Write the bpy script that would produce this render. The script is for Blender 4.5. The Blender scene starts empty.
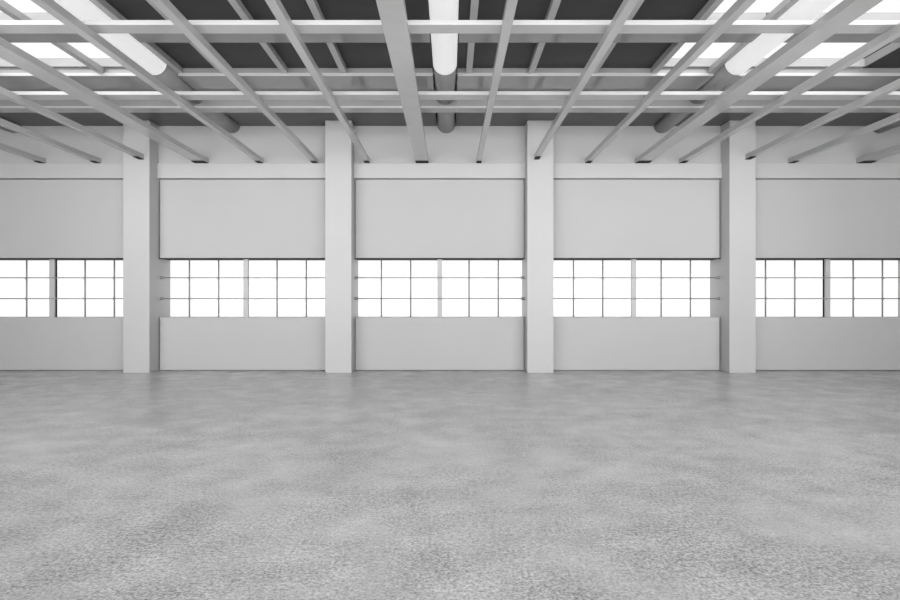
import bpy, bmesh, math, random
from mathutils import Vector
random.seed(4)
S = bpy.context.scene
COL = S.collection
EYE = 1.703                      # camera height; every height below is written as EYE + rise above the eye
REAR = 1.0                      # rear end of the side walls and roof steel
ROOF_Y = 1.0                     # the roof lining starts here
FAR = 14.45                      # inner face of the window wall
XL, XR = -12.35, 11.85           # inner faces of the side walls

# ------------------------------------------------------------------ materials
def new_mat(name):
    m = bpy.data.materials.new(name); m.use_nodes = True
    return m, m.node_tree.nodes, m.node_tree.links, m.node_tree.nodes['Principled BSDF']

def paint(name, v, rough=0.5, spec=0.5, var=0.04, scale=1.2, bump=0.0, metallic=0.0, emit=0.0, rvar=0.0):
    """painted surface: slow mottling of the grey, optional fine bump"""
    m, N, L, b = new_mat(name)
    tc = N.new('ShaderNodeTexCoord')
    n = N.new('ShaderNodeTexNoise'); n.inputs['Scale'].default_value = scale
    n.inputs['Detail'].default_value = 6; n.inputs['Roughness'].default_value = .6
    L.new(tc.outputs['Object'], n.inputs['Vector'])
    r = N.new('ShaderNodeMapRange')
    r.inputs['From Min'].default_value = .3; r.inputs['From Max'].default_value = .7
    r.inputs['To Min'].default_value = v * (1 - var); r.inputs['To Max'].default_value = v * (1 + var)
    L.new(n.outputs['Fac'], r.inputs['Value'])
    c = N.new('ShaderNodeCombineColor')
    for k in ('Red', 'Green', 'Blue'): L.new(r.outputs['Result'], c.inputs[k])
    L.new(c.outputs['Color'], b.inputs['Base Color'])
    b.inputs['Roughness'].default_value = rough
    b.inputs['Specular IOR Level'].default_value = spec
    b.inputs['Metallic'].default_value = metallic
    if rvar:
        rr = N.new('ShaderNodeMapRange')
        rr.inputs['From Min'].default_value = .3; rr.inputs['From Max'].default_value = .7
        rr.inputs['To Min'].default_value = rough - rvar; rr.inputs['To Max'].default_value = rough + rvar
        L.new(n.outputs['Fac'], rr.inputs['Value']); L.new(rr.outputs['Result'], b.inputs['Roughness'])
    if bump:
        n2 = N.new('ShaderNodeTexNoise'); n2.inputs['Scale'].default_value = 14; n2.inputs['Detail'].default_value = 5
        L.new(tc.outputs['Object'], n2.inputs['Vector'])
        bp = N.new('ShaderNodeBump'); bp.inputs['Strength'].default_value = bump; bp.inputs['Distance'].default_value = .01
        L.new(n2.outputs['Fac'], bp.inputs['Height']); L.new(bp.outputs['Normal'], b.inputs['Normal'])
    if emit:
        b.inputs['Emission Color'].default_value = (1, 1, 1, 1); b.inputs['Emission Strength'].default_value = emit
    return m

def concrete_floor():
    m, N, L, b = new_mat('worn_concrete_floor')
    tc = N.new('ShaderNodeTexCoord')
    def noise(scale, detail, rough=.55, dist=0.0, sx=1.0):
        mp = N.new('ShaderNodeMapping'); mp.inputs['Scale'].default_value = (sx, 1, 1)
        L.new(tc.outputs['Object'], mp.inputs['Vector'])
        n = N.new('ShaderNodeTexNoise'); n.inputs['Scale'].default_value = scale
        n.inputs['Detail'].default_value = detail; n.inputs['Roughness'].default_value = rough
        n.inputs['Distortion'].default_value = dist
        L.new(mp.outputs['Vector'], n.inputs['Vector']); return n.outputs['Fac']
    def rng(x, a, bb, lo, hi):
        r = N.new('ShaderNodeMapRange'); r.inputs['From Min'].default_value = a; r.inputs['From Max'].default_value = bb
        r.inputs['To Min'].default_value = lo; r.inputs['To Max'].default_value = hi
        L.new(x, r.inputs['Value']); return r.outputs['Result']
    def op(o, x, y):
        q = N.new('ShaderNodeMath'); q.operation = o
        for i, k in enumerate((x, y)):
            if isinstance(k, (int, float)): q.inputs[i].default_value = k
            else: L.new(k, q.inputs[i])
        return q.outputs[0]
    big = rng(noise(.45, 8, .62, .6, .75), .36, .64, -1, 1)         # smooth trowelled patches against rough ones
    mid = rng(noise(2.2, 7, .55, .0), .3, .7, -1, 1)
    fine = rng(noise(24, 5, .65), .36, .64, -1, 1)
    grain = rng(noise(52, 3, .6), .38, .62, -1, 1)
    v = op('ADD', FLOOR_V, op('MULTIPLY', big, .06))
    v = op('ADD', v, op('MULTIPLY', mid, .09))
    rough_mask = rng(noise(.8, 6, .6, .5), .36, .60, .45, 1)
    g = op('ADD', op('MULTIPLY', fine, .13), op('MULTIPLY', grain, .16))
    v = op('ADD', v, op('MULTIPLY', g, rough_mask))
    c = N.new('ShaderNodeCombineColor')
    for k in ('Red', 'Green', 'Blue'): L.new(v, c.inputs[k])
    L.new(c.outputs['Color'], b.inputs['Base Color'])
    L.new(rng(mid, -1, 1, .13, .24), b.inputs['Roughness'])
    b.inputs['Specular IOR Level'].default_value = FLOOR_SPEC
    h = op('ADD', op('MULTIPLY', fine, .5), op('MULTIPLY', grain, .35))
    bp = N.new('ShaderNodeBump'); bp.inputs['Distance'].default_value = .003
    L.new(rough_mask, bp.inputs['Strength'])
    L.new(h, bp.inputs['Height']); L.new(bp.outputs['Normal'], b.inputs['Normal'])
    return m

def glass():
    m = bpy.data.materials.new('clear_window_glass'); m.use_nodes = True
    N, L = m.node_tree.nodes, m.node_tree.links; N.clear()
    o = N.new('ShaderNodeOutputMaterial'); t = N.new('ShaderNodeBsdfTransparent'); t.inputs['Color'].default_value = (1, 1, 1, 1)
    g = N.new('ShaderNodeBsdfGlossy'); g.inputs['Roughness'].default_value = .02
    f = N.new('ShaderNodeLayerWeight'); f.inputs['Blend'].default_value = .5
    pw = N.new('ShaderNodeMath'); pw.operation = 'POWER'; pw.inputs[1].default_value = 5; L.new(f.outputs['Facing'], pw.inputs[0])
    sc = N.new('ShaderNodeMath'); sc.operation = 'MULTIPLY_ADD'; sc.inputs[1].default_value = .3; sc.inputs[2].default_value = .01; L.new(pw.outputs[0], sc.inputs[0])
    mx = N.new('ShaderNodeMixShader'); L.new(sc.outputs[0], mx.inputs[0]); L.new(t.outputs[0], mx.inputs[1]); L.new(g.outputs[0], mx.inputs[2])
    L.new(mx.outputs[0], o.inputs['Surface']); return m

FLOOR_V, FLOOR_SPEC = .53, .6
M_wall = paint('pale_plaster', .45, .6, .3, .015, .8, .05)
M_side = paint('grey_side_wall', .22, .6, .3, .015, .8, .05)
M_col = paint('pale_concrete_paint', .48, .45, .4, .015, 1.0, .03)
M_steel = paint('light_grey_painted_steel', .45, .16, .5, .03, 3.0)
M_joist = paint('grey_painted_joist', .40, .2, .5, .04, 3.0)
M_soffit = paint('glossy_grey_soffit', .27, .12, .6, .03, 2.0)
M_roof = paint('dark_roof_lining', .03, .5, .3, .12, 1.5)
M_roof2 = paint('grey_ceiling_strip', .085, .4, .4, .1, 1.5)
M_duct = paint('galvanised_duct', .27, .3, .5, .04, 2.0, metallic=.2)
M_tube = paint('white_lit_diffuser', .8, .35, .5, .01, 1.0, emit=.55)
M_bar = paint('grey_iron_bar', .28, .4, .5, .05, 8)
M_dark = paint('dark_iron_and_shade', .03, .7, .1, .05, 8)  # iron of the centre bars; also painted shade under lintels and beam ends
M_kerb = paint('skylight_kerb', .36, .4, .4, .02, 1.5)
M_floor = concrete_floor()
M_glass = glass()

# ------------------------------------------------------------------ mesh helpers
class MB:
    def __init__(self): self.bm = bmesh.new()
    def box(self, x0, x1, y0, y1, z0, z1, bevel=0.0):
        v = [self.bm.verts.new((x, y, z)) for x in (x0, x1) for y in (y0, y1) for z in (z0, z1)]
        fs = [(0,1,3,2), (4,6,7,5), (0,4,5,1), (2,3,7,6), (0,2,6,4), (1,5,7,3)]
        faces = [self.bm.faces.new([v[i] for i in f]) for f in fs]
        if bevel:
            es = {e for f in faces for e in f.edges}
            bmesh.ops.bevel(self.bm, geom=list(es), offset=bevel, segments=2, profile=.5, affect='EDGES')
        return self
    def tube(self, p, q, r, n=20, caps=True):
        p, q = Vector(p), Vector(q); d = (q - p).normalized()
        u = Vector((0, 0, 1)) if abs(d.z) < .9 else Vector((1, 0, 0))
        a = d.cross(u).normalized(); b = d.cross(a)
        R = [[self.bm.verts.new(c + a * r * math.cos(2*math.pi*i/n) + b * r * math.sin(2*math.pi*i/n)) for i in range(n)] for c in (p, q)]
        for i in range(n):
            f = self.bm.faces.new((R[0][i], R[0][(i+1) % n], R[1][(i+1) % n], R[1][i])); f.smooth = True
        if caps: self.bm.faces.new(R[0]); self.bm.faces.new(R[1])
        return self
    def ring(self, y0, y1, x, z, ro, ri, n=40):
        """hollow cylinder along y"""
        L = []
        for (y, r) in ((y0, ro), (y1, ro), (y1, ri), (y0, ri)):
            L.append([self.bm.verts.new((x + r*math.cos(2*math.pi*i/n), y, z + r*math.sin(2*math.pi*i/n))) for i in range(n)])
        for k in range(4):
            A, B = L[k], L[(k+1) % 4]
            for i in range(n):
                f = self.bm.faces.new((A[i], A[(i+1) % n], B[(i+1) % n], B[i])); f.smooth = k in (0, 2)
        return self
    def build(self, name, mat, parent=None, loc=(0, 0, 0)):
        bmesh.ops.recalc_face_normals(self.bm, faces=self.bm.faces)
        if Vector(loc).length: bmesh.ops.translate(self.bm, verts=self.bm.verts, vec=-Vector(loc))
        me = bpy.data.meshes.new(name); self.bm.to_mesh(me); self.bm.free()
        me.materials.append(mat)
        o = bpy.data.objects.new(name, me); COL.objects.link(o); o.location = loc
        if parent:
            o.parent = parent; o.location = Vector(loc)
        return o

def tag(o, label, cat, group=None):
    o['label'] = label; o['category'] = cat; o['kind'] = 'thing'
    if group: o['group'] = group
    return o
def struct(o, label=None):
    o['kind'] = 'structure'
    if label: o['label'] = label
    return o
def empty(name, loc):
    o = bpy.data.objects.new(name, None); COL.objects.link(o); o.location = loc; return o

# ------------------------------------------------------------------ setting
COLX = [-12.04 + 4.716 * i for i in range(6)]
COLX = [-12.04, -7.322, -2.608, 2.110, 6.829, 11.545]
CW = .307                                    # half width of a column
WTOP, WBOT = EYE + 1.012, EYE - .417         # window head and sill
CEIL = EYE + 4.19                            # ceiling strip beside the wall
ROOF = EYE + 4.29                            # dark roof lining over the hall
SKY = EYE + 4.435                             # skylight glazing
TOPZ = EYE + 4.475
BAND0, BAND1 = EYE + 2.92, EYE + 3.276
BACK = 15.06

struct(MB().box(XL - .3, XR + .3, -1.5, BACK + .1, -.25, 0).build('floor', M_floor), 'worn grey concrete floor')
w = MB()
for a, b in zip(COLX[:-1], COLX[1:]):
    w.box(a + CW, b - CW, FAR, BACK, BAND0, TOPZ)
    # panels stand proud of a recess, added for its shade, beside the columns, below the ledge and at the floor
    w.box(a + CW, b - CW, FAR + .09, BACK, WTOP, BAND0)
    w.box(a + CW + .03, b - CW - .03, FAR, FAR + .09, WTOP, BAND0 - .028, .006)
    w.box(a + CW, b - CW, FAR + .09, BACK, 0, WBOT)
    w.box(a + CW + .03, b - CW - .03, FAR, FAR + .09, .02, WBOT, .006)
struct(w.build('wall_back', M_wall), 'pale wall panels above and below the window strip')
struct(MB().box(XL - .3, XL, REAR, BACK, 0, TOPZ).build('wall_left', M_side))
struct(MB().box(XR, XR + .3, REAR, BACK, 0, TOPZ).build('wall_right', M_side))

# ceiling: dark lining with two skylight openings and slots where the round ducts run
DUCTX = [-10.5, -5.25, -.09, 5.10, 10.33]
DR, DZ = .213, EYE + 4.0 + .213
SK = [(-8.80, -4.97), (3.71, 7.64)]
GY = 11.10                                   # front of the soffit girder
c = MB()
edges = [XL]
holes = []
for x in DUCTX: holes.append((x - .24, x + .24, 'slot'))
def strips(holes, x0, x1):
    out, x = [], x0
    for a, b in sorted(holes):
        if a > x: out.append((x, min(a, x1)))
        x = max(x, b)
    if x < x1: out.append((x, x1))
    return out
slots = [(x - .235, x + .235) for x in DUCTX]
for a, b in strips(slots + SK, XL, XR): c.box(a, b, ROOF_Y, GY, ROOF, TOPZ)
c2 = MB()
for a, b in strips(slots, XL, XR): c2.box(a, b, 12.57, FAR, CEIL, TOPZ)
for a, b in slots:                            # lids of the slots
    if not any(s0 < a and b < s1 for s0, s1 in SK): c.box(a, b, ROOF_Y, GY, SKY - .004, TOPZ)
    c2.box(a, b, 12.57, FAR, SKY - .004, TOPZ)
struct(c.build('ceiling', M_roof), 'dark roof lining between two skylights')
struct(c2.build('ceiling', M_roof2), 'grey ceiling strip next to the window wall')

# ------------------------------------------------------------------ skylights
sky_words = ['wide white skylight left of the central round light', 'wide white skylight right of the central round light']
for (a, b), wd in zip(SK, sky_words):
    e = empty('skylight', ((a + b) / 2, ROOF_Y, ROOF)); tag(e, wd, 'skylight', 'skylights in the dark roof')
    k = MB()
    k.box(a, a + .02, ROOF_Y, GY - .06, ROOF, SKY); k.box(b - .02, b, ROOF_Y, GY - .06, ROOF, SKY)
    k.box(a, b, GY - .08, GY - .06, ROOF, SKY); k.box(a, b, ROOF_Y, ROOF_Y + .02, ROOF, SKY)
    off = Vector(e.location)
    o = k.build('kerb', M_kerb, e); o.location = -off
    o = MB().box(a, b, ROOF_Y, GY - .06, SKY, SKY + .012).build('pane', M_glass, e); o.location = -off

# ------------------------------------------------------------------ columns
ordn = ['just outside the left edge', 'leftmost full', 'second from left', 'third from left', 'fourth from left', 'at the right edge']
clabel = ['pale square column beyond the left edge, left of the leftmost window',
          'pale square column between the leftmost window and the next window',
          'pale square column on the left of the middle window',
          'pale square column on the right of the middle window',
          'pale square column between the rightmost window and the next window',
          'pale square column at the right edge, closing the rightmost window']
for x, lb in zip(COLX, clabel):
    o = MB().box(x - CW, x + CW, 14.0, BACK, 0, CEIL, .008).build('square_column', M_col, None, (x, 14.5, 0))
    tag(o, lb, 'column', 'columns along the window wall')

# ------------------------------------------------------------------ ledge beams, windows
where = ['the leftmost window', 'the window left of the middle one', 'the middle window', 'the window right of the middle one', 'the rightmost window']
for i, (a, b) in enumerate(zip(COLX[:-1], COLX[1:])):
    xa, xb = a + CW, b - CW; xc = (a + b) / 2
    o = MB().box(xa, xb, 14.37, FAR, BAND0, BAND1, .006).build('ledge_beam', M_col, None, (xc, 14.4, BAND0))
    tag(o, 'pale horizontal ledge beam high on the wall above ' + where[i], 'beam', 'ledge beams along the window wall')
    wn = empty('window_%d' % (i + 1), (xc, 14.8, WBOT)); struct(wn, 'barred window, ' + where[i].replace('the ', '', 1))
    off = Vector(wn.location)
    def part(mb, name, mat):
        o = mb.build(name, mat, wn); o.location = -off; return o
    part(MB().box(xa, xb, 14.46, 15.04, WTOP - .02, WTOP), 'lintel_shade', M_dark)['label'] = 'dark strip standing for shade under the window head'  # dark strip painting the shade on the lintel underside
    part(MB().box(xa, xb, 15.015, 15.022, WBOT, WTOP - .02), 'pane', M_glass)
    part(MB().box(xc - .058, xc + .058, 14.58, 14.63, WBOT, WTOP - .02), 'mullion', M_col)['label'] = 'wide pale mullion'
    part(MB().box(xc - .021, xc + .021, 14.72, 14.76, WBOT, WTOP - .02), 'centre_bar', M_dark)['label'] = 'dark flat bar'
    rods = (EYE + .540, EYE + .034)
    for k in (-2, -1, 1, 2):
        bar = part(MB().tube((xc + .718*k, 14.74, WBOT), (xc + .718*k, 14.74, WTOP - .02), .019, 10), 'vertical_bar', M_bar)
        for z in rods:
            MB().box(xc + .718*k - .022, xc + .718*k + .022, 14.70, 14.722, z*1.0 - .022, z + .022, .005).build('clamp', M_bar, bar)
    for z in rods:
        part(MB().tube((xa, 14.56, z), (xb, 14.56, z), .013, 10), 'horizontal_rod', M_bar)
        for sgn, x in ((1, xa), (-1, xb)):
            part(MB().tube((x, 14.56, z), (x + sgn*.07, 14.56, z), .036, 14), 'rod_socket', M_bar)

# ------------------------------------------------------------------ roof steel
HB, HT = EYE + 3.29, EYE + 3.40
def on_column(x): return any(abs(x - cx) < CW for cx in COLX)
wide = [(-5.96, 'wide flat roof beam ending above the window left of the middle one'),
        (-.665, 'wide flat roof beam ending above the middle window, left of the central light'),
        (4.61, 'wide flat roof beam ending above the window right of the middle one'),
        (9.93, 'wide flat roof beam at upper right, ending above the rightmost window')]
narrow = [(-9.78, 'narrow roof beam nearest the left edge, ending above the leftmost window'),
          (-8.45, 'narrow roof beam ending above the leftmost window, close to the leftmost column'),
          (-7.20, 'narrow roof beam ending on the face of the leftmost column'),
          (-4.55, 'narrow roof beam ending above the centre of the window left of the middle one'),
          (-3.24, 'narrow roof beam ending just left of the column beside the middle window'),
          (-1.98, 'narrow roof beam ending just right of the column left of the middle window'),
          (.69, 'narrow roof beam ending above the middle window, right of the central light'),
          (2.02, 'narrow roof beam ending on the face of the column right of the middle window'),
          (3.31, 'narrow roof beam ending just right of the column on the middle window\'s right'),
          (5.57, 'narrow roof beam ending just left of the rightmost full column'),
          (6.95, 'narrow roof beam ending on the face of the rightmost full column'),
          (8.19, 'narrow roof beam ending above the left half of the rightmost window')]
def beam_y(x, lb, hw, name, group, mat, z0, z1, yend):
    b = MB().box(x - hw, x + hw, REAR, yend, z0, z1, .006)
    o = b.build(name, mat, None, (x, yend, z0)); tag(o, lb, 'beam', group)
    if name == 'roof_beam':
        q = MB().box(x - hw - .004, x + hw + .004, yend - .28, yend, z0 - .013, z0 - .0005).build('contact_shade_plate', M_dark, o); q.location = -Vector(o.location); q['label'] = 'dark plate standing for contact shade under the end'  # dark plate added to paint the contact shade where the beam ends
    return o
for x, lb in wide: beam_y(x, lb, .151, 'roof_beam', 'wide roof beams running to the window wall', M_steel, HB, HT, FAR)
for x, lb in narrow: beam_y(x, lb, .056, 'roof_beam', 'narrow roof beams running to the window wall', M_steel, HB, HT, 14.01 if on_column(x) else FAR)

for y0, y1, lb in ((7.41, 7.66, 'long flat cross beam nearest the camera, spanning the whole top of the hall'),
                   (9.94, 10.20, 'long flat cross beam nearer the window wall, spanning the whole hall')):
    o = MB().box(XL, XR, y0, y1, HT, HT + .06, .005).build('cross_beam', M_steel, None, (0, y0, HT))
    tag(o, lb, 'beam', 'cross beams resting on the roof beams')

def notched(y0, y1, z0, z1, hw, cut):
    m = MB()
    for a, b in strips([(x - hw, x + hw) for x in DUCTX], XL, XR): m.box(a, b, y0, y1, z0, z1)
    for x in DUCTX: m.box(x - hw, x + hw, y0, y1, cut, z1)
    return m
o = notched(9.25, 9.70, EYE + 4.16, ROOF + .144, .23, SKY - .004).build('ceiling_girder', M_soffit)
tag(o, 'broad flat girder under the dark roof behind the nearest cross beam', 'girder')
g = empty('box_girder', (0, GY, EYE + 4.14)); tag(g, 'deep box girder across the hall where the skylights end', 'girder'); off = Vector(g.location)
o = notched(GY, 12.34, EYE + 4.14, TOPZ, .23, SKY - .004).build('soffit', M_soffit, g); o.location = -off
o = notched(GY - .02, GY, EYE + 4.14, EYE + 4.195, .23, EYE + 4.19).build('front_lip', M_steel, g); o.location = -off
o = MB().box(XL, XR, 12.341, 12.36, EYE + 3.965, TOPZ).build('web', M_soffit, g); o.location = -off
m = MB().box(XL, XR, 12.26, 12.339, EYE + 3.925, EYE + 3.965).box(XL, XR, 12.339, 12.57, EYE + 3.925, EYE + 3.965).box(XL, XR, 12.36, 12.57, CEIL, TOPZ)
o = m.build('flange', M_steel, g); o.location = -off; o['label'] = 'light steel flange along the rear edge'

jx = [(-7.5, 'narrow dark joist crossing the left skylight nearest the left edge'),
      (-6.44, 'narrow dark joist crossing the left skylight left of its round light'),
      (-4.955 - .03, 'narrow joist along the right border of the left skylight'),
      (-4.19, 'narrow joist under the dark roof, first right of the left skylight'),
      (-3.05, 'narrow joist under the dark roof, second right of the left skylight'),
      (-1.96, 'narrow joist under the dark roof, third right of the left skylight'),
      (-.83, 'narrow joist hidden above the wide beam left of the central round light'),
      (.35, 'narrow joist under the dark roof just right of the central round light'),
      (1.50, 'narrow joist under the dark roof midway between central light and right skylight'),
      (2.66, 'narrow joist under the dark roof, last one left of the right skylight'),
      (3.77, 'narrow joist along the left border of the right skylight'),
      (4.82, 'narrow joist touching the left side of the right round light')]
for x, lb in jx:
    beam_y(x, lb, .055, 'roof_joist', 'joists under the dark roof', M_joist, EYE + 4.18, ROOF - .001, GY - .03)

# ------------------------------------------------------------------ round ducts with white lit sleeves
dl = ['round duct nearest the left edge, ending above the leftmost window',
      'round duct with white sleeve in the left skylight',
      'round duct with white sleeve at the centre of the ceiling',
      'round duct with white sleeve in the right skylight',
      'round duct nearest the right edge, ending above the rightmost window']
for x, lb in zip(DUCTX, dl):
    d = empty('round_duct', (x, FAR, DZ)); tag(d, lb, 'duct', 'round ducts running to the window wall'); off = Vector(d.location)
    m = MB().ring(10.60, 12.34, x, DZ, DR - .012, DR - .03).ring(12.57, FAR, x, DZ, DR - .012, DR - .03)
    o = m.build('duct_pipe', M_duct, d); o.location = -off; o['label'] = 'grey metal pipe'
    m = MB().ring(REAR, 10.67, x, DZ, DR, DR - .02)
    o = m.build('light_sleeve', M_tube, d); o.location = -off; o['label'] = 'glowing white sleeve'

# ------------------------------------------------------------------ daylight
W = bpy.data.worlds.new('overcast'); S.world = W; W.use_nodes = True
N, L = W.node_tree.nodes, W.node_tree.links
bg = N['Background']
tc = N.new('ShaderNodeTexCoord'); sp = N.new('ShaderNodeSeparateXYZ'); L.new(tc.outputs['Generated'], sp.inputs[0])
r = N.new('ShaderNodeMapRange'); r.interpolation_type = 'SMOOTHSTEP'
r.inputs['From Min'].default_value = -.45; r.inputs['From Max'].default_value = -.97
r.inputs['To Min'].default_value = 1.08; r.inputs['To Max'].default_value = 9.0
L.new(sp.outputs['Y'], r.inputs['Value'])
# hazy rear sky over a made-up bright lower half, added to light the wall
g1 = N.new('ShaderNodeMapRange'); g1.inputs['From Min'].default_value = -.12; g1.inputs['From Max'].default_value = .12
g1.inputs['To Min'].default_value = 1.0; g1.inputs['To Max'].default_value = .58
L.new(sp.outputs['Z'], g1.inputs['Value'])
g2 = N.new('ShaderNodeMapRange'); g2.inputs['From Min'].default_value = -.05; g2.inputs['From Max'].default_value = .1
g2.inputs['To Min'].default_value = 0; g2.inputs['To Max'].default_value = 1
L.new(sp.outputs['Y'], g2.inputs['Value'])
mxx = N.new('ShaderNodeMath'); mxx.operation = 'MAXIMUM'; L.new(g1.outputs[0], mxx.inputs[0]); L.new(g2.outputs[0], mxx.inputs[1])
mu = N.new('ShaderNodeMath'); mu.operation = 'MULTIPLY'; L.new(r.outputs[0], mu.inputs[0]); L.new(mxx.outputs[0], mu.inputs[1])
L.new(mu.outputs[0], bg.inputs['Strength']); bg.inputs['Color'].default_value = (1, 1, 1, 1)

# ------------------------------------------------------------------ camera
cd = bpy.data.cameras.new('camera'); cam = bpy.data.objects.new('camera', cd); COL.objects.link(cam)
cam.location = (0, 0, EYE); cam.rotation_euler = (math.pi/2, 0, 0)
cd.lens = 24; cd.sensor_width = 36; cd.clip_start = .05; cd.clip_end = 300
S.camera = cam
vs = S.view_settings
vs.view_transform = 'Standard'; vs.look = 'None'; vs.gamma = 1; vs.use_curve_mapping = False
vs.exposure = 0.0
